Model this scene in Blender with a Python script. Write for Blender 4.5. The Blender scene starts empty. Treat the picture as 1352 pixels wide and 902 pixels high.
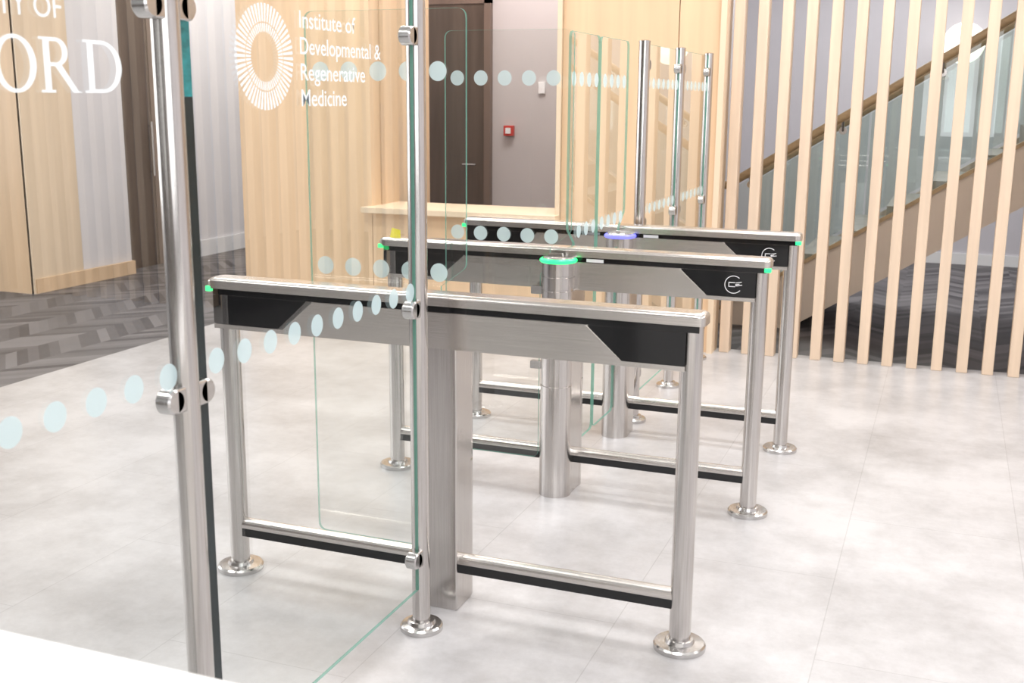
import bpy, bmesh, math
from mathutils import Vector, Matrix
sc = bpy.context.scene
try:
    sc.view_settings.view_transform = 'Standard'
    sc.view_settings.look = 'None'
except Exception as e:
    print(e)

# ------------------------------------------------------------------ materials
def newmat(name):
    m = bpy.data.materials.new(name); m.use_nodes = True
    nt = m.node_tree
    for n in list(nt.nodes): nt.nodes.remove(n)
    out = nt.nodes.new('ShaderNodeOutputMaterial')
    return m, nt, out

def simple(name, col, rough=.5, metal=0, var=0.0, scale=(8,8,8), bump=0, emis=None, es=0, coat=0):
    m, nt, out = newmat(name)
    p = nt.nodes.new('ShaderNodeBsdfPrincipled')
    p.inputs['Roughness'].default_value = rough
    p.inputs['Metallic'].default_value = metal
    if coat: p.inputs['Coat Weight'].default_value = coat
    tc = nt.nodes.new('ShaderNodeTexCoord'); mp = nt.nodes.new('ShaderNodeMapping')
    mp.inputs['Scale'].default_value = scale
    no = nt.nodes.new('ShaderNodeTexNoise'); no.inputs['Scale'].default_value = 1; no.inputs['Detail'].default_value = 5
    nt.links.new(tc.outputs['Object'], mp.inputs[0]); nt.links.new(mp.outputs[0], no.inputs['Vector'])
    r = nt.nodes.new('ShaderNodeValToRGB')
    r.color_ramp.elements[0].position = .3; r.color_ramp.elements[1].position = .7
    r.color_ramp.elements[0].color = [c*(1-var) for c in col]+[1]
    r.color_ramp.elements[1].color = [min(1, c*(1+var)) for c in col]+[1]
    nt.links.new(no.outputs['Fac'], r.inputs[0]); nt.links.new(r.outputs[0], p.inputs['Base Color'])
    if bump:
        b = nt.nodes.new('ShaderNodeBump'); b.inputs['Strength'].default_value = bump; b.inputs['Distance'].default_value = .002
        nt.links.new(no.outputs['Fac'], b.inputs['Height']); nt.links.new(b.outputs[0], p.inputs['Normal'])
    if emis:
        p.inputs['Emission Color'].default_value = list(emis)+[1]; p.inputs['Emission Strength'].default_value = es
    nt.links.new(p.outputs[0], out.inputs[0])
    return m

M = {}
M['steel_v'] = simple('brushed_steel_vertical', (.60,.575,.555), .20, 1, .08, (260,260,6), .04)
M['steel_h'] = simple('brushed_steel_horizontal', (.66,.63,.60), .26, 1, .07, (5,260,260), .05)
M['steel_s'] = simple('satin_steel', (.60,.59,.58), .22, 1, .04, (60,60,60))
M['black'] = simple('black_gloss_acrylic', (.006,.006,.007), .10, 0, .1)
M['rubber'] = simple('black_rubber', (.010,.010,.011), .5, 0, .1)
M['wood'] = simple('maple_veneer', (.79,.56,.355), .42, 0, .08, (11,11,.6), .02)
M['wood_light'] = simple('maple_veneer_pale', (.83,.66,.48), .45, 0, .05, (11,11,.6))
M['slat'] = simple('ash_timber', (.75,.585,.44), .5, 0, .08, (22,22,1.2), .03)
M['string'] = simple('stair_stringer_paint', (.68,.58,.49), .5, 0, .03, (3,3,3))
M['rail'] = simple('oak_handrail', (.42,.30,.17), .4, 0, .15, (3,40,40))
M['wall'] = simple('white_wall_paint', (.74,.72,.74), .7, 0, .02, (2,2,2))
M['wall_b'] = simple('pale_lilac_wall_paint', (.58,.56,.60), .7, 0, .02, (2,2,2))
M['lilac'] = simple('grey_wall_paint', (.54,.50,.50), .7, 0, .03, (2,2,2))
M['ceil'] = simple('ceiling_paint', (.85,.85,.85), .8, 0, .02, (2,2,2))
M['foyer'] = simple('foyer_wall_paint', (.16,.14,.13), .6, 0, .05, (2,2,2))
M['trim'] = simple('white_gloss_trim', (.82,.82,.83), .35, 0, .02, (2,2,2))
M['dark'] = simple('dark_walnut_door', (.10,.072,.056), .35, 0, .25, (12,12,1))
M['brownwall'] = simple('brown_panel', (.18,.13,.105), .4, 0, .15, (8,8,1))
M['counter'] = simple('white_solid_surface', (.92,.92,.92), .3, 0, .01, (3,3,3))
M['tread'] = simple('stair_tread', (.36,.33,.31), .6, 0, .1, (8,8,8))
M['red'] = simple('red_plastic', (.55,.04,.03), .35, 0, .05)
M['yellow'] = simple('yellow_paper', (.85,.75,.03), .7, 0, .05)
M['white'] = simple('white_label', (.85,.84,.85), .6, 0, .02)
M['green'] = simple('green_led', (.02,.5,.12), .3, 0, .02, emis=(.03,1,.25), es=1.6)
M['blue'] = simple('blue_led', (.1,.1,.6), .3, 0, .02, emis=(.15,.15,1), es=1.8)
M['globe'] = simple('opal_globe', (.9,.86,.74), .3, 0, .01, emis=(1,.95,.84), es=1.6)
M['panel'] = simple('fill_panel_glow', (.9,.9,.9), .5, 0, .01, emis=(1,.98,.96), es=2.6)  # glow of the added, out-of-view ceiling panels

def mixglass(name, tint, ior, rough=0.0):
    m, nt, out = newmat(name)
    t = nt.nodes.new('ShaderNodeBsdfTransparent'); t.inputs[0].default_value = list(tint)+[1]
    g = nt.nodes.new('ShaderNodeBsdfGlossy'); g.inputs['Roughness'].default_value = rough
    g.inputs['Color'].default_value = (.97,1,.99,1)
    mx = nt.nodes.new('ShaderNodeMixShader')
    lw = nt.nodes.new('ShaderNodeLayerWeight'); lw.inputs['Blend'].default_value = .5
    pw = nt.nodes.new('ShaderNodeMath'); pw.operation = 'POWER'; pw.inputs[1].default_value = 3.8
    ml = nt.nodes.new('ShaderNodeMath'); ml.operation = 'MULTIPLY_ADD'
    f0 = ((ior-1)/(ior+1))**2*2.0
    ml.inputs[1].default_value = 1-f0; ml.inputs[2].default_value = f0
    nt.links.new(lw.outputs['Facing'], pw.inputs[0]); nt.links.new(pw.outputs[0], ml.inputs[0])
    nt.links.new(ml.outputs[0], mx.inputs[0]); nt.links.new(t.outputs[0], mx.inputs[1]); nt.links.new(g.outputs[0], mx.inputs[2])
    nt.links.new(mx.outputs[0], out.inputs[0])
    return m
M['glass'] = mixglass('clear_glass', (.95,.972,.962), 1.5)
M['glass_stair'] = mixglass('green_tinted_glass', (.78,.85,.82), 1.5)

def translucent(name, col, transp, tint=(1,1,1), emi=0):
    m, nt, out = newmat(name)
    t = nt.nodes.new('ShaderNodeBsdfTransparent'); t.inputs[0].default_value = list(tint)+[1]
    d = nt.nodes.new('ShaderNodeBsdfDiffuse'); d.inputs[0].default_value = list(col)+[1]
    tl = nt.nodes.new('ShaderNodeBsdfTranslucent'); tl.inputs[0].default_value = list(col)+[1]
    a = nt.nodes.new('ShaderNodeMixShader'); a.inputs[0].default_value = .4
    nt.links.new(d.outputs[0], a.inputs[1]); nt.links.new(tl.outputs[0], a.inputs[2])
    mx = nt.nodes.new('ShaderNodeMixShader'); mx.inputs[0].default_value = transp
    nt.links.new(a.outputs[0], mx.inputs[1]); nt.links.new(t.outputs[0], mx.inputs[2])
    nt.links.new(mx.outputs[0], out.inputs[0])
    return m
M['frost'] = translucent('frosted_vinyl', (.66,.81,.84), .2)
M['vinyl'] = translucent('white_vinyl_lettering', (.93,.97,1.0), .03)
M['edge'] = translucent('glass_edge', (.20,.44,.36), .4, (.8,.95,.9))
M['edge_dark'] = simple('glass_edge_dark', (.012,.022,.024), .2, 0, .2)
M['edge_teal'] = simple('glass_edge_teal', (.02,.20,.21), .15, 0, .4, (30,30,60))

def floor_tile():
    m, nt, out = newmat('concrete_effect_tile')
    p = nt.nodes.new('ShaderNodeBsdfPrincipled')
    tc = nt.nodes.new('ShaderNodeTexCoord')
    mp = nt.nodes.new('ShaderNodeMapping'); mp.inputs['Rotation'].default_value = (0,0,math.radians(90)); mp.inputs['Location'].default_value=(.1,.25,0)
    nt.links.new(tc.outputs['Object'], mp.inputs[0])
    br = nt.nodes.new('ShaderNodeTexBrick')
    br.inputs['Scale'].default_value = 1; br.inputs['Brick Width'].default_value = 1.2; br.inputs['Row Height'].default_value = .6
    br.inputs['Mortar Size'].default_value = .002; br.inputs['Mortar Smooth'].default_value = .4
    br.inputs['Color1'].default_value = (.585,.575,.585,1); br.inputs['Color2'].default_value = (.605,.595,.605,1)
    br.inputs['Mortar'].default_value = (.48,.47,.475,1)
    nt.links.new(mp.outputs[0], br.inputs['Vector'])
    n1 = nt.nodes.new('ShaderNodeTexNoise'); n1.inputs['Scale'].default_value = 1.6; n1.inputs['Detail'].default_value = 10; n1.inputs['Roughness'].default_value = .74
    nt.links.new(tc.outputs['Object'], n1.inputs['Vector'])
    r = nt.nodes.new('ShaderNodeValToRGB'); r.color_ramp.elements[0].position=.28; r.color_ramp.elements[1].position=.60
    r.color_ramp.elements[0].color=(.58,.57,.56,1); r.color_ramp.elements[1].color=(1.0,1.0,1.0,1)
    nt.links.new(n1.outputs['Fac'], r.inputs[0])
    mx = nt.nodes.new('ShaderNodeMix'); mx.data_type='RGBA'; mx.blend_type='MULTIPLY'; mx.inputs[0].default_value = 1
    nt.links.new(br.outputs['Color'], mx.inputs[6]); nt.links.new(r.outputs[0], mx.inputs[7])
    nt.links.new(mx.outputs[2], p.inputs['Base Color'])
    p.inputs['Roughness'].default_value = .30
    p.inputs['Specular IOR Level'].default_value = .5
    nt.links.new(p.outputs[0], out.inputs[0])
    return m
M['tile'] = floor_tile()

def floor_herring():
    m, nt, out = newmat('dark_herringbone_floor')
    p = nt.nodes.new('ShaderNodeBsdfPrincipled'); p.inputs['Roughness'].default_value = .5
    tc = nt.nodes.new('ShaderNodeTexCoord'); sp = nt.nodes.new('ShaderNodeSeparateXYZ')
    nt.links.new(tc.outputs['Object'], sp.inputs[0])
    def mth(op, a, b=None):
        n = nt.nodes.new('ShaderNodeMath'); n.operation = op
        for i, v in enumerate((a, b)):
            if v is None: continue
            if isinstance(v, (int, float)): n.inputs[i].default_value = v
            else: nt.links.new(v, n.inputs[i])
        return n.outputs[0]
    pp = mth('PINGPONG', sp.outputs[0], .30)
    v = mth('ADD', sp.outputs[1], pp)
    row = mth('FLOOR', mth('DIVIDE', v, .09))
    col = mth('FLOOR', mth('DIVIDE', sp.outputs[0], .30))
    cb = nt.nodes.new('ShaderNodeCombineXYZ'); nt.links.new(row, cb.inputs[0]); nt.links.new(col, cb.inputs[1])
    wn = nt.nodes.new('ShaderNodeTexWhiteNoise'); nt.links.new(cb.outputs[0], wn.inputs['Vector'])
    r = nt.nodes.new('ShaderNodeValToRGB')
    r.color_ramp.elements[0].color=(.035,.032,.036,1); r.color_ramp.elements[1].color=(.18,.17,.175,1)
    nt.links.new(wn.outputs['Value'], r.inputs[0]); nt.links.new(r.outputs[0], p.inputs['Base Color'])
    nt.links.new(p.outputs[0], out.inputs[0])
    return m
M['herring'] = floor_herring()

# ------------------------------------------------------------------ geometry helpers
def group(name, loc=(0,0,0)):
    e = bpy.data.objects.new(name, None); e.location = loc; e.empty_display_size = .2
    sc.collection.objects.link(e); return e

def finish(bm, name, mats, parent):
    me = bpy.data.meshes.new(name)
    bmesh.ops.recalc_face_normals(bm, faces=bm.faces[:])
    bm.to_mesh(me); bm.free()
    if not isinstance(mats, (list, tuple)): mats = [mats]
    for mm in mats: me.materials.append(M[mm])
    o = bpy.data.objects.new(name, me); sc.collection.objects.link(o)
    if parent is not None:
        o.parent = parent
        o.matrix_parent_inverse = Matrix.Translation(parent.location).inverted()
    return o

def box(parent, name, x0,x1,y0,y1,z0,z1, mat, bev=0, seg=2):
    bm = bmesh.new(); bmesh.ops.create_cube(bm, size=1)
    for v in bm.verts:
        v.co = Vector(((x0+x1)/2+v.co.x*(x1-x0), (y0+y1)/2+v.co.y*(y1-y0), (z0+z1)/2+v.co.z*(z1-z0)))
    if bev: bmesh.ops.bevel(bm, geom=bm.edges[:], offset=bev, segments=seg, affect='EDGES', profile=.5)
    return finish(bm, name, mat, parent)

def to3(axis, u, v, c):
    if axis == 'Y': return Vector((u, c, v))
    if axis == 'X': return Vector((c, u, v))
    return Vector((u, v, c))

def prism(parent, name, poly, axis, c0, c1, mat, bev=0):
    bm = bmesh.new()
    a = [bm.verts.new(to3(axis, p[0], p[1], c0)) for p in poly]
    b = [bm.verts.new(to3(axis, p[0], p[1], c1)) for p in poly]
    bm.faces.new(a); bm.faces.new(b[::-1])
    n = len(poly)
    for i in range(n): bm.faces.new([a[i], b[i], b[(i+1)%n], a[(i+1)%n]])
    return finish(bm, name, mat, parent)

def round_poly(pts, rads, seg=5):
    out = []
    n = len(pts)
    for i in range(n):
        p = Vector(pts[i]); a = Vector(pts[i-1]); b = Vector(pts[(i+1)%n])
        r = rads[i] if isinstance(rads, (list, tuple)) else rads
        if r <= 0: out.append(tuple(p)); continue
        da = (a-p).normalized(); db = (b-p).normalized()
        ang = da.angle(db); t = r/math.tan(ang/2)
        p0 = p+da*t; p1 = p+db*t
        for k in range(seg+1):
            s = k/seg
            out.append(tuple(p0*(1-s)**2+p*2*s*(1-s)+p1*s*s))
    return out

def pane(parent, name, poly, axis, c, th, mat='glass', edge='edge'):
    bm = bmesh.new()
    f = [bm.verts.new(to3(axis, p[0], p[1], c)) for p in poly]
    bm.faces.new(f)
    a = [bm.verts.new(to3(axis, p[0], p[1], c-th/2)) for p in poly]
    b = [bm.verts.new(to3(axis, p[0], p[1], c+th/2)) for p in poly]
    n = len(poly)
    for i in range(n):
        q = bm.faces.new([a[i], b[i], b[(i+1)%n], a[(i+1)%n]]); q.material_index = 1
    return finish(bm, name, [mat, edge], parent)

def lathe(parent, name, cx, cy, prof, mat, seg=40):
    bm = bmesh.new()
    rings = []
    for r, z in prof:
        rings.append([bm.verts.new((cx+r*math.cos(2*math.pi*k/seg), cy+r*math.sin(2*math.pi*k/seg), z)) for k in range(seg)])
    for i in range(len(rings)-1):
        for k in range(seg):
            f = bm.faces.new([rings[i][k], rings[i][(k+1)%seg], rings[i+1][(k+1)%seg], rings[i+1][k]]); f.smooth = True
    bm.faces.new(rings[0][::-1]); bm.faces.new(rings[-1])
    for i in range(len(rings)):
        for k in range(seg):
            e = bm.edges.get((rings[i][k], rings[i][(k+1)%seg]))
            if e: e.smooth = False
    return finish(bm, name, mat, parent)

def cyl(parent, name, p0, p1, r, mat, seg=32, bev=0):
    p0 = Vector(p0); p1 = Vector(p1); d = (p1-p0); L = d.length; d.normalize()
    q = d.to_track_quat('Z', 'Y').to_matrix()
    prof = [(r,0),(r,L)] if not bev else [(r-bev,0),(r,bev),(r,L-bev),(r-bev,L)]
    bm = bmesh.new(); rings = []
    for rr, z in prof:
        rings.append([bm.verts.new(p0+q@Vector((rr*math.cos(2*math.pi*k/seg), rr*math.sin(2*math.pi*k/seg), z))) for k in range(seg)])
    for i in range(len(rings)-1):
        for k in range(seg):
            f = bm.faces.new([rings[i][k], rings[i][(k+1)%seg], rings[i+1][(k+1)%seg], rings[i+1][k]]); f.smooth = True
    bm.faces.new(rings[0][::-1]); bm.faces.new(rings[-1])
    for ring in rings:
        for k in range(seg): bm.edges.get((ring[k], ring[(k+1)%seg])).smooth = False
    return finish(bm, name, mat, parent)

def disc_flat(parent, name, centers, axis, c, r, mat, seg=28):
    bm = bmesh.new()
    for (u, v) in centers:
        bm.faces.new([bm.verts.new(to3(axis, u+r*math.cos(2*math.pi*k/seg), v+r*math.sin(2*math.pi*k/seg), c)) for k in range(seg)])
    return finish(bm, name, mat, parent)

def polys_flat(parent, name, polys, axis, c, mat):
    bm = bmesh.new()
    for poly in polys:
        bm.faces.new([bm.verts.new(to3(axis, p[0], p[1], c)) for p in poly])
    return finish(bm, name, mat, parent)

def annulus(cu, cv, ro, ri, a0=0, a1=2*math.pi, seg=40, rou=None, riu=None):
    rou = rou or ro; riu = riu if riu is not None else ri
    qs = []
    for k in range(seg):
        t0 = a0+(a1-a0)*k/seg; t1 = a0+(a1-a0)*(k+1)/seg
        qs.append([(cu+rou*math.cos(t0), cv+ro*math.sin(t0)), (cu+rou*math.cos(t1), cv+ro*math.sin(t1)),
                   (cu+riu*math.cos(t1), cv+ri*math.sin(t1)), (cu+riu*math.cos(t0), cv+ri*math.sin(t0))])
    return qs

def flange(parent, x, y, r=.077, name='base_flange'):
    lathe(parent, name, x, y, [(r,0),(r,.014),(r-.005,.019),(.044,.021),(.040,.031),(.034,.032)], 'steel_s')

# ------------------------------------------------------------------ room shell
XL, XR, YF, YB, ZC = -9.5, 4.6, -1.8, 12.0, 3.6
bm = bmesh.new()
def rect(x0,x1,y0,y1,mi):
    f = bm.faces.new([bm.verts.new((x0,y0,0)), bm.verts.new((x1,y0,0)), bm.verts.new((x1,y1,0)), bm.verts.new((x0,y1,0))]); f.material_index = mi
    g = bmesh.ops.extrude_face_region(bm, geom=[f])
    for v in [g_ for g_ in g['geom'] if isinstance(g_, bmesh.types.BMVert)]: v.co.z = -.1
rect(-4.8,XR,YF,7.16,0); rect(XL,-4.8,YF,7.16,1); rect(XL,XR,7.16,YB,1)
finish(bm, 'floor', ['tile','herring'], None)
box(None,'ceiling',XL,XR,YF,YB,ZC,ZC+.1,'ceil')
box(None,'wall_back',XL,XR,YB,YB+.12,0,ZC,'wall_b')
box(None,'wall_right',XR,XR+.12,YF,YB,0,ZC,'wall')
box(None,'wall_left',XL-.12,XL,YF,YB,0,ZC,'wall')
box(None,'wall_front',XL,XR,YF-.12,YF,0,ZC,'foyer')
box(None,'baseboard_back',-1.6,XR-.002,YB-.02,YB-.001,0.001,.11,'trim')

# reception wall (maple veneer) with serving hatch
w = group('wall_reception', (-3,7.07,0))
def wp(n,x0,x1,z0,z1,mat='wood'): box(w,n,x0+.003,x1-.003,7.0,7.14,z0,z1,mat)
wp('panel_1',-4.83,-3.76,0,ZC)
wp('panel_2',-3.76,-2.95,0,.80); wp('panel_3',-2.95,-2.37,0,.80)
wp('header',-3.76,-2.37,2.75,ZC)
wp('panel_4',-2.37,-1.62,0,ZC); wp('panel_5',-1.62,-1.36,0,ZC,'wood')
box(w,'end_post',-1.36,-1.325,6.97,7.16,0,ZC,'wood_light')
box(w,'core',-4.82,-1.36,7.03,7.13,0.0,.79,'dark')
box(w,'hatch_ledge',-3.80,-2.37,6.90,7.42,.80,.84,'wood_light',.004)
box(w,'hatch_jamb',-2.40,-2.37,6.98,7.20,.84,2.75,'wood_light')
box(w,'hatch_side_lining',-3.84,-3.757,7.15,7.94,0,ZC,'wood')
o = group('wall_office', (-3.2,9.5,0))
box(o,'wall_back_face',-4.75,-1.75,9.5,9.6,0,ZC,'lilac')
box(o,'wall_side_1',-4.83,-4.75,7.145,9.6,0,ZC,'wall')
box(o,'wall_side_2',-1.83,-1.75,7.145,9.5,0,ZC,'lilac')
d = group('door_1',(-4.2,9.48,0))
box(d,'leaf',-4.52,-3.93,9.45,9.495,0,2.4,'dark'); box(d,'frame',-3.93,-3.87,9.44,9.498,0,2.46,'brownwall')
box(d,'frame_top',-4.58,-3.87,9.44,9.498,2.4,2.46,'brownwall')
cyl(d,'handle',(-4.0,9.42,1.0),(-4.13,9.42,1.0),.01,'steel_s')
f = group('fire_alarm_call_point',(-3.70,9.48,1.3))
box(f,'housing',-3.745,-3.655,9.45,9.498,1.26,1.35,'red',.004)
box(f,'press_pane',-3.725,-3.675,9.446,9.452,1.28,1.33,'white')
s = group('notice_sign',(-3.4,9.49,1.7))
box(s,'plate',-3.43,-3.37,9.48,9.499,1.63,1.73,'white',.002)

lb = group('wall_lobby',(-8,7.5,0))
box(lb,'front_panel',-8.2,-6.86,6.98,7.02,.0,ZC,'wood')
box(lb,'front_panel_2',XL+.01,-8.21,6.98,7.02,.0,ZC,'wood_light')
box(lb,'body',XL+.01,-6.88,7.02,8.2,0,ZC,'wall')
box(lb,'side_panel',-6.88,-6.85,6.98,7.55,.0,ZC,'wood_light')
box(None,'trim_1',-6.872,-6.84,7.0,8.2,0.001,.12,'wood')
c = group('wall_corridor',(-7,10.5,0))
box(c,'pier',-7.15,-7.0,9.35,YB-.01,0,ZC,'wall')
box(c,'header',-7.15,-6.95,8.2,9.35,2.55,ZC,'brownwall')
box(None,'baseboard_corridor',-6.998,-6.98,9.36,YB-.02,0.001,.16,'trim')
d = group('door_2',(-7.0,8.8,0))
box(d,'leaf_1',-7.08,-7.03,8.21,8.76,0.001,2.54,'dark'); box(d,'leaf_2',-7.08,-7.03,8.78,9.34,0.001,2.54,'brownwall')
box(d,'frame_1',-7.1,-6.99,8.2,8.24,0.001,2.55,'brownwall'); box(d,'frame_2',-7.1,-6.99,9.30,9.349,0.001,2.55,'dark')
cyl(d,'pull_handle',(-6.99,8.72,.85),(-6.99,8.72,1.35),.014,'steel_s')
box(d,'handle_mount_1',-7.03,-6.99,8.71,8.73,.88,.90,'steel_s'); box(d,'handle_mount_2',-7.03,-6.99,8.71,8.73,1.30,1.32,'steel_s')
g = group('access_control_panel',(-7.0,6.97,1.4))
box(g,'body',-7.35,-7.15,6.955,6.979,1.30,1.52,'white',.004); box(g,'display',-7.32,-7.18,6.95,6.956,1.40,1.49,'brownwall')
box(g,'button',-7.27,-7.23,6.95,6.956,1.33,1.36,'red')

sl = group('slat_screen',(1.5,7.1,0))
x = -1.263; i = 0
while x < 4.5:
    box(sl,'slat_%d'%(i+1),x-.031,x+.031,7.05,7.145,0,ZC-.001,'slat',.003,1)
    x += .1425; i += 1

# ------------------------------------------------------------------ staircase
st = group('staircase',(0,8.6,0))
top = lambda X: 1.042+.637*X
bot = lambda X: .629+.637*X
xe = 2.5
poly = [(-1.52,0),(-.988,0),(xe,bot(xe)),(xe,top(xe)),(-1.52,top(-1.52))]
prism(st,'stringer_1',poly,'Y',8.0,8.05,'string'); prism(st,'stringer_2',poly,'Y',9.25,9.30,'string')
X = -1.5; z = 0
run = .2795; rise = run*.637
pts = [(X,0)]
while X < xe-.01:
    z = min(z+rise, top(xe)); pts.append((X,z)); X = min(X+run, xe); pts.append((X,z))
pts += [(xe,bot(xe)+.05),(-1.07+.02,0)]
prism(st,'flight',pts,'Y',8.051,9.249,'tread')
box(st,'landing',xe,XR-.01,8.0,9.3,bot(xe)+.1,top(xe),'string')
prism(st,'stringer_cap',[(-1.52,top(-1.52)),(xe,top(xe)),(xe,top(xe)+.03),(-1.52,top(-1.52)+.03)],'Y',7.985,8.055,'rail')
bal = st
for k,(a,b) in enumerate([(-1.42,-.62),(-.60,.2),(.22,1.02),(1.04,1.84),(1.86,2.48)]):
    for yy,t in ((8.02,'near'),(9.28,'far')):
        pane(bal,'glass_%s_%d'%(t,k+1),[(a,top(a)+.03),(b,top(b)+.03),(b,top(b)+.84),(a,top(a)+.84)],'Y',yy,.012,'glass_stair')
rz = lambda X: 1.925+.637*X
for yy,t in ((7.955,'near'),(9.225,'far')):
    cyl(bal,'handrail_%s'%t,(-1.45,yy,rz(-1.45)),(xe,yy,rz(xe)),.028,'rail')
    cyl(bal,'handrail_end_%s'%t,(-1.45,yy,rz(-1.45)),(-1.56,yy,rz(-1.45)-.01),.028,'rail')
    sg = 1
    for k in range(7):
        xx = -1.3+k*.6
        cyl(bal,'bracket_%s_%d'%(t,k),(xx,yy+sg*.075,rz(xx)-.09),(xx,yy+sg*.045,rz(xx)-.09),.026,'steel_s')
        cyl(bal,'bracket_arm_%s_%d'%(t,k),(xx,yy+sg*.045,rz(xx)-.09),(xx,yy,rz(xx)-.02),.009,'steel_s')
gl = group('wall_globe_lamp',(.02,11.8,2.13))
bm = bmesh.new(); bmesh.ops.create_uvsphere(bm,u_segments=32,v_segments=16,radius=.19,matrix=Matrix.Translation((.02,11.72,2.13)))
for ff in bm.faces: ff.smooth=True
finish(bm,'opal_globe','globe',gl)
cyl(gl,'wall_plate',(.02,11.93,2.13),(.02,11.999,2.13),.07,'steel_s')
cyl(gl,'stem',(.02,11.89,2.13),(.02,11.94,2.13),.03,'steel_s')

# ------------------------------------------------------------------ turnstile gates
XA, XB_, PC = -.63, -2.158, -1.405
def barrier(y, kind):
    g = group('turnstile_gate',(PC,y,0))
    for n_,xx in (('post_1',XA),('post_2',XB_)):
        cyl(g,n_,(xx,y,.018),(xx,y,.976),.0318,'steel_v',36)
        flange(g,xx,y,name=n_+'_flange')
    x0,x1 = -2.192,-.602
    box(g,'housing_core',x0+.004,-.645,y-.033,y+.033,.845,.976,'steel_h',.002,1)
    for sgn in (-1,1):
        ya, yb_ = (y-.037,y-.0325) if sgn<0 else (y+.0325,y+.037)
        tz, bz, lz = .955,.860,.845
        prism(g,'black_panel_left',round_poly([(x0,bz),(-1.935,bz),(-1.825,tz),(x0,tz)],[.008,.004,.004,.0]),'Y',ya,yb_,'black')
        prism(g,'black_panel_right',round_poly([(-.822,bz),(-.640,bz),(-.640,tz),(-.928,tz)],[.004,.004,0,.004]),'Y',ya,yb_,'black')
        prism(g,'steel_fascia',[(-1.932,lz),(-.825,lz),(-.825,bz),(-.931,tz-.001),(-1.822,tz-.001),(-1.932,bz)],'Y',ya,yb_,'steel_h')
        prism(g,'lower_lip_left',[(x0,lz),(-1.932,lz),(-1.932,bz-.001),(x0,bz-.001)],'Y',ya,yb_,'steel_h')
        prism(g,'lower_lip_right',[(-.825,lz),(-.640,lz),(-.640,bz-.001),(-.825,bz-.001)],'Y',ya,yb_,'steel_h')
        prism(g,'black_strip',[(x0,tz+.001),(-.604,tz+.001),(-.604,.976),(x0,.976)],'Y',ya,yb_,'black')
    hw = .045
    plan = round_poly([(-2.212,y-hw),(-.588,y-hw),(-.588,y+hw),(-2.212,y+hw)],.022,6)
    bm = bmesh.new()
    lv = []
    for off,zz in ((0,.976),(0,.999),(.003,1.005),(.009,1.0095),(.016,1.011)):
        ring=[]
        for (px,py) in plan:
            cxx=-1.4; dx=px-cxx; dy=py-y
            ring.append(bm.verts.new((cxx+math.copysign(max(abs(dx)-off,0),dx), y+math.copysign(max(abs(dy)-off,0),dy), zz)))
        lv.append(ring)
    nn=len(plan)
    for a in range(len(lv)-1):
        for k in range(nn):
            ff=bm.faces.new([lv[a][k],lv[a][(k+1)%nn],lv[a+1][(k+1)%nn],lv[a+1][k]]); ff.smooth = a>0
    bm.faces.new(lv[0][::-1]); bm.faces.new(lv[-1])
    finish(bm,'top_cap','steel_h',g)
    box(g,'led_end_1',-2.2145,-2.194,y-.0465,y-.022,.966,.983,'green',.002,1)
    if kind!='A':
        box(g,'led_end_2',-.610,-.586,y-.0465,y-.024,.960,.976,'green',.002,1)
    if kind!='A':
        ps = annulus(-.722,.907,.034,.0312,math.radians(50),math.radians(320),30)
        ps += [[(-.741,.898),(-.716,.898),(-.716,.901),(-.741,.901)],[(-.741,.913),(-.716,.913),(-.716,.916),(-.741,.916)],
               [(-.741,.901),(-.738,.901),(-.738,.913),(-.741,.913)],
               [(-.714,.901),(-.690,.905),(-.690,.908),(-.714,.904)],[(-.714,.912),(-.692,.916),(-.692,.919),(-.714,.915)],
               [(-.716,.904),(-.700,.909),(-.700,.912),(-.716,.908)]]
        polys_flat(g,'reader_symbol',ps,'Y',y-.0378,'white')
        polys_flat(g,'rating_label',[[(-1.30,.958),(-1.23,.958),(-1.23,.971),(-1.30,.971)]],'Y',y-.0378,'white')
    def rail(a,b,n_):
        if b-a<.05: return
        pr=[(y-.021,.155),(y+.021,.155)]+[(y+.021*math.cos(t),.160+.026*math.sin(t)) for t in [math.pi*k/12 for k in range(13)]]
        prism(g,n_,pr,'X',a,b,'steel_h')
        box(g,n_+'_seal',a,b,y-.020,y+.020,.126,.1545,'rubber')
    hwp=.065
    rail(XB_+.02,PC-hwp+.01,'low_rail_1'); rail(PC+hwp-.01,XA-.02,'low_rail_2')
    def motor(yy,led):
        R=.065
        lathe(g,'drive_column',PC,yy,[(R,0),(R,.46),(R-.003,.461),(R-.003,.466),(R,.467),(R,.845),(R-.003,.846),(R-.003,.852),(R,.853),(R,.90),(R-.003,.901),(R-.003,.906),(R,.907),(R,.955),(R-.004,.958)],'steel_v',44)
        lathe(g,'status_light_ring',PC,yy,[(.068,.956),(.074,.961),(.074,.968),(.068,.973)],led,44)
        lathe(g,'drive_cap',PC,yy,[(.062,.9735),(.058,.979),(.040,.981)],'steel_s',44)
    if kind=='A':
        box(g,'pedestal',PC-.068,PC+.070,y-.030,y+.085,0,.85,'steel_v',.004)
        motor(y+.095,'green')
    elif kind=='B':
        box(g,'pedestal',PC-.050,PC+.063,y-.06,y+.06,0,.85,'steel_v',.004)
        motor(y-.068,'green'); motor(y+.068,'green')
    else:
        box(g,'pedestal',PC-.050,PC+.063,y-.05,y+.04,0,.85,'steel_v',.004)
        motor(y-.06,'blue')
    return g
YA,YBb,YCc = 3.025,4.21,5.088
gA=barrier(YA,'A'); gB=barrier(YBb,'B'); gC=barrier(YCc,'C')
bm=bmesh.new()
vs=[bm.verts.new(v) for v in ((-2.165,YBb-.03,1.011),(-2.115,YBb-.03,1.011),(-2.12,YBb-.02,1.042),(-2.16,YBb-.02,1.05))]
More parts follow.
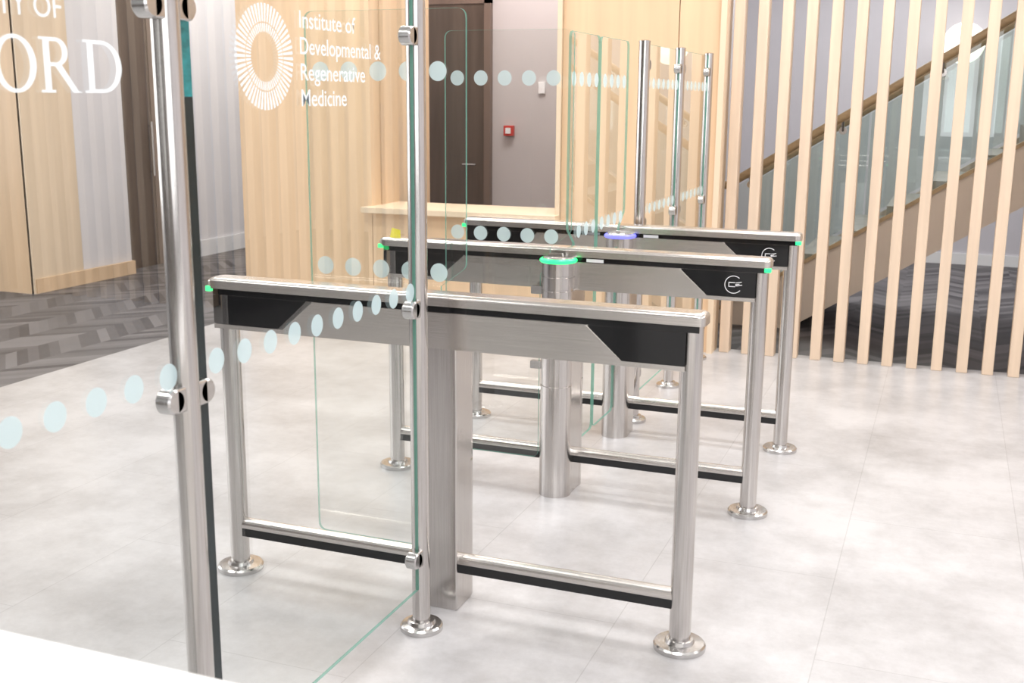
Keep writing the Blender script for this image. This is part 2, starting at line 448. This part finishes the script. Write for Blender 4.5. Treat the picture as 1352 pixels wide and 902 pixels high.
bm.faces.new(vs); nt_=group('sticky_note',(-2.14,YBb,1.011)); finish(bm,'paper','yellow',nt_)

ZD1,ZD2 = 1.055,1.66
def wing(g,u0,u1,axis,c,inner):
    L = u1-u0
    base = [(0,.145),(L-.125,.145),(L-.125,.90),(L-.085,.975),(L-.085,1.012),(L,1.075),(L,1.84),(0,1.84)]
    rad = [.03,.03,.02,.01,.0,.03,.03,.03]
    if inner>0: poly=[(u0+a,z) for a,z in base]
    else: poly=[(u1-a,z) for a,z in base]
    pane(g,'wing_glass',round_poly(poly,rad),axis,c,.011)
    ds=[]
    nd=int((L-.04)/.1)
    for k in range(nd+1):
        u=(u0+.055+k*.1) if inner>0 else (u1-.055-k*.1)
        if u0+.02<u<u1-.02: ds+= [(u,ZD1),(u,ZD2)]
    disc_flat(g,'wing_dots',[q for q in ds if not (q[1]==ZD1 and abs(q[0]-(u1 if inner>0 else u0))<.06)],axis,c+(.0062 if axis=='X' else -.0062),.029,'frost')
    hu=(u1-.06) if inner>0 else (u0+.06)
    p=[(hu-.028,.977),(hu+.028,.977),(hu+.028,.992),(hu-.028,.992)]
    prism(g,'hinge_clamp',round_poly(p,.005,3),axis,c-.010,c+.010,'steel_s')
    e=(u1-.125) if inner>0 else (u0+.125)
    for z0 in (.52,.825):
        a_,b_=(e-.035,e+.02) if inner>0 else (e-.02,e+.035)
        prism(g,'hinge_bracket',round_poly([(a_,z0),(b_,z0),(b_,z0+.032),(a_,z0+.032)],.004,3),axis,c-.012,c+.012,'steel_s')
wing(gA,-1.90,-1.355,'Y',YA+.095,1)
wing(gB,-1.89,-1.355,'Y',YBb-.068,1)
wing(gB,YBb+.03,4.63,'X',PC+.0,-1)
wing(gC,4.645,YCc-.01,'X',PC+.0,1)

# ------------------------------------------------------------------ fixed glass partitions
PX=-1.388
def part_post(g,y,tag,near=True,far=True):
    cyl(g,'post_%s'%tag,(PX,y,.018),(PX,y,1.85),.0272,'steel_v',36)
    lathe(g,'post_cap_%s'%tag,PX,y,[(.0282,1.846),(.0282,1.853),(.018,1.857)],'steel_s',32)
    flange(g,PX,y,.065,name='post_flange_%s'%tag)
    for z in (.24,.995,1.745):
        for s_,ok in ((-1,near),(1,far)):
            if not ok: continue
            yc=y+s_*.050
            cyl(g,'clamp_%s_%s_%d'%(tag,'a' if s_<0 else 'b',int(z*100)),(PX-.018,yc,z),(PX+.018,yc,z),.0255,'steel_s',28,.004)
            box(g,'clamp_arm_%s_%s_%d'%(tag,'a' if s_<0 else 'b',int(z*100)),PX-.018,PX+.018,min(y+s_*.018,yc),max(y+s_*.018,yc),z-.0253,z+.0253,'steel_s',.004,2)
P=group('glass_partition',(PX,1.9,0))
Y0,Y1,Y2=.93,1.788,2.85
part_post(P,Y0,'1',False,True); part_post(P,Y1,'2'); part_post(P,Y2,'3',True,False)
def pn(g,n_,a,b): pane(g,n_,[(a,.137),(b,.137),(b,1.84),(a,1.84)],'X',PX,.010)
pn(P,'glass_1',Y0+.034,Y1-.024); pn(P,'glass_2',Y1+.064,Y2-.028)
box(P,'edge_seal',PX-.005,PX+.005,Y1+.038,Y1+.064,.137,1.58,'edge_dark')
box(P,'edge_seal_upper',PX-.005,PX+.005,Y1+.038,Y1+.064,1.58,1.84,'edge_teal')
ds=[(Y,1.047) for Y in [1.03+.1*k for k in range(8)]]+[(Y,1.047) for Y in [1.885+.1*k for k in range(10)]]
disc_flat(P,'manifestation_dots',ds,'X',PX+.0062,.0268,'frost')
Q=group('glass_partition',(PX,6.05,0))
part_post(Q,5.30,'1',False,True); part_post(Q,6.05,'2'); part_post(Q,6.80,'3',True,False)
pn(Q,'glass_1',5.33,6.02); pn(Q,'glass_2',6.08,6.77)
ds=[]
for s0 in (5.37,6.12):
    for k in range(7): ds+=[(s0+.1*k,1.055),(s0+.1*k,1.66)]
disc_flat(Q,'manifestation_dots',ds,'X',PX+.0062,.026,'frost')

TX=PX+.0065
sg=group('glass_lettering',(TX,1.9,1.65))
def text_line(s,y0,z0,cap,width=None,right=None,off=0):
    cu=bpy.data.curves.new('lettering','FONT'); cu.body=s; cu.size=1; cu.offset=off
    ob=bpy.data.objects.new('tmp',cu); sc.collection.objects.link(ob)
    bpy.context.view_layer.update()
    dg=bpy.context.evaluated_depsgraph_get(); me=bpy.data.meshes.new_from_object(ob.evaluated_get(dg))
    bpy.data.objects.remove(ob)
    xs=[v.co.x for v in me.vertices]; x0=min(xs); x1=max(xs)
    k=cap/.69; kx=(width/(x1-x0)) if width else k
    if right is not None: y0=right-(x1-x0)*kx
    for v in me.vertices:
        v.co=Vector((TX, y0+(v.co.x-x0)*kx, z0+v.co.y*k))
    me.materials.clear(); me.materials.append(M['vinyl'])
    o_=bpy.data.objects.new('lettering_'+s.split()[0].lower(),me); sc.collection.objects.link(o_)
    o_.parent=sg; o_.matrix_parent_inverse=Matrix.Translation(sg.location).inverted()
for i_,(s_,wd) in enumerate((('Institute of',.255),('Developmental &',.385),('Regenerative',.30),('Medicine',.205))):
    text_line(s_,2.247,1.733-.0573*i_,.037,wd,off=.004)
text_line('UNIVERSITY OF',0,1.704,.034,.34,right=1.515)
ps=[]
N=54; cy_,cz_=2.105,1.664
for k in range(N):
    t=2*math.pi*k/N; dt=math.pi/N*.66
    for ra,rb,w0,w1 in ((.052,.070,.75,.9),(.073,.111,.85,.8)):
        ps.append([(cy_+ra*math.cos(t-dt*w0),cz_+ra*math.sin(t-dt*w0)),(cy_+rb*math.cos(t-dt*w1),cz_+rb*math.sin(t-dt*w1)),
                   (cy_+rb*math.cos(t+dt*w1),cz_+rb*math.sin(t+dt*w1)),(cy_+ra*math.cos(t+dt*w0),cz_+ra*math.sin(t+dt*w0))])
polys_flat(sg,'sunburst_emblem',ps,'X',TX,'vinyl')
H=.088; zb=1.585
def R_(a,b,c_,d_): return [(a,c_),(b,c_),(b,d_),(a,d_)]
def off(pls,y): return [[(p[0]+y,p[1]+zb) for p in q] for q in pls]
def L_O(): return annulus(.046,H/2,H/2+.001,H/2-.005,seg=48,rou=.045,riu=.031)
def L_D():
    q=[R_(.012,.026,0,H),R_(.002,.012,0,.004),R_(.002,.012,H-.004,H)]
    q+=annulus(.046,H/2,H/2,H/2-.006,-math.pi/2,math.pi/2,24,rou=.050,riu=.036)
    q+=[R_(.026,.046,0,.006),R_(.026,.046,H-.006,H)]; return q
def L_R():
    q=[R_(.010,.024,0,H),R_(.001,.033,-.0001,.004),R_(.001,.010,H-.004,H)]
    q+=annulus(.038,H*.74,H*.26,H*.26-.006,-math.pi/2,math.pi/2,20,rou=.027,riu=.014)
    q+=[R_(.024,.038,H-.006,H),R_(.024,.038,H*.48,H*.48+.006)]
    q+=[[(.034,H*.49),(.050,H*.50),(.084,.003),(.094,0),(.072,0)]]; return q
def L_F(): return [R_(.010,.024,0,H),R_(.001,.032,0,.004),R_(.001,.010,H-.004,H),R_(.024,.060,H-.006,H),R_(.024,.048,H*.5,H*.5+.006),R_(.056,.060,H-.018,H-.006),R_(.044,.048,H*.5-.008,H*.5+.013)]
def L_X(): return [[(.006,H),(.022,H),(.088,0),(.072,0)],[(.076,H),(.083,H),(.017,0),(.010,0)],R_(0,.03,H-.004,H),R_(.066,.09,H-.004,H),R_(0,.028,0,.004),R_(.062,.094,0,.004)]
pl=off(L_D(),1.556)+off(L_R(),1.457)+off(L_O(),1.36)+off(L_F(),1.29)+off(L_X(),1.19)+off(L_O(),1.09)
bm=bmesh.new()
for i_,q in enumerate(pl):
    bm.faces.new([bm.verts.new((TX+(i_%5)*.00004,p[0],p[1])) for p in q])
finish(bm,'lettering_serif','vinyl',sg)

k=group('white_counter',(-.2,.75,0))
box(k,'worktop',-1.34,1.6,.42,1.02,.86,.90,'counter',.006)
box(k,'front_panel',-1.30,1.56,.93,.97,.10,.86,'counter'); box(k,'plinth',-1.28,1.54,.46,.90,0,.10,'trim')
box(k,'side_panel_1',-1.30,-1.27,.45,.93,.10,.86,'counter'); box(k,'side_panel_2',1.53,1.56,.45,.93,.10,.86,'counter')
box(k,'base_shelf',-1.27,1.53,.46,.93,.10,.13,'counter')

# ------------------------------------------------------------------ lights
def area(name,loc,rot,sx,sy,e,col=(1,1,1)):
    l=bpy.data.lights.new(name,'AREA'); l.shape='RECTANGLE'; l.size=sx; l.size_y=sy; l.energy=e; l.color=col
    ob=bpy.data.objects.new(name,l); ob.location=loc; ob.rotation_euler=rot; sc.collection.objects.link(ob)
    return ob
for lx in (-3.6,-.6,2.4):
    for ly in (1.2,4.2,6.2):
        cp=group('ceiling_fill_panel',(lx,ly,ZC))  # out-of-view glowing panel plus area lamp, added to light the room
        box(cp,'frame',lx-.65,lx+.65,ly-.35,ly+.35,ZC-.04,ZC-.001,'panel',.004)
        area('ceiling_fill',(lx,ly,ZC-.06),(0,0,0),1.3,.7,33,(1,.985,.97))
area('front_fill',(1.5,YF+.15,2.2),(math.radians(-90),0,math.pi),4,2.2,90,(.97,.98,1))  # added fill lamp standing in for daylight; the front wall has no window
area('left_fill',(XL+.2,3.0,2.0),(0,math.radians(-90),0),2.6,6,160,(.97,.98,1))  # added fill from the left in place of daylight; solid wall behind it
area('corridor_fill',(-5.9,9.6,ZC-.1),(0,0,0),1.2,3,75,(1,.95,.90))  # added fill without a fixture, brightens the corridor
area('stair_fill',(.4,9.9,ZC-.1),(0,0,0),4.0,1.0,95)  # added fill without a fixture, brightens the space behind the stairs
area('stair_fill',(-1.0,10.2,ZC-.1),(0,0,0),1.2,1.6,30)  # second added fill, evens out the wall behind the left slats
area('office_fill',(-3.2,8.5,ZC-.1),(0,0,0),1.5,.8,64,(1,.94,.91))  # added fill without a fixture, brightens the office behind the hatch
wd=bpy.data.worlds.new('world'); sc.world=wd; wd.use_nodes=True
wd.node_tree.nodes['Background'].inputs[0].default_value=(.8,.85,1,1); wd.node_tree.nodes['Background'].inputs[1].default_value=.5

# ------------------------------------------------------------------ camera
th=math.radians(12.2); psi=math.radians(21.1); rl=math.radians(.45)
h=Vector((math.cos(psi),math.sin(psi),0)); gdir=Vector((-math.sin(psi),math.cos(psi),0)); zz=Vector((0,0,1))
F=gdir*math.cos(th)-zz*math.sin(th); U=gdir*math.sin(th)+zz*math.cos(th)
Rr=h*math.cos(rl)+U*math.sin(rl); Up=-h*math.sin(rl)+U*math.cos(rl)
cam=bpy.data.cameras.new('camera'); co=bpy.data.objects.new('camera',cam); sc.collection.objects.link(co)
m=Matrix((( Rr.x,Up.x,-F.x,0),(Rr.y,Up.y,-F.y,0),(Rr.z,Up.z,-F.z,1.58),(0,0,0,1)))
co.matrix_world=m
cam.sensor_width=36; cam.lens=1480/1352*36; cam.clip_start=.05
cam.dof.use_dof=True; cam.dof.focus_distance=4.0; cam.dof.aperture_fstop=6.3
sc.camera=co
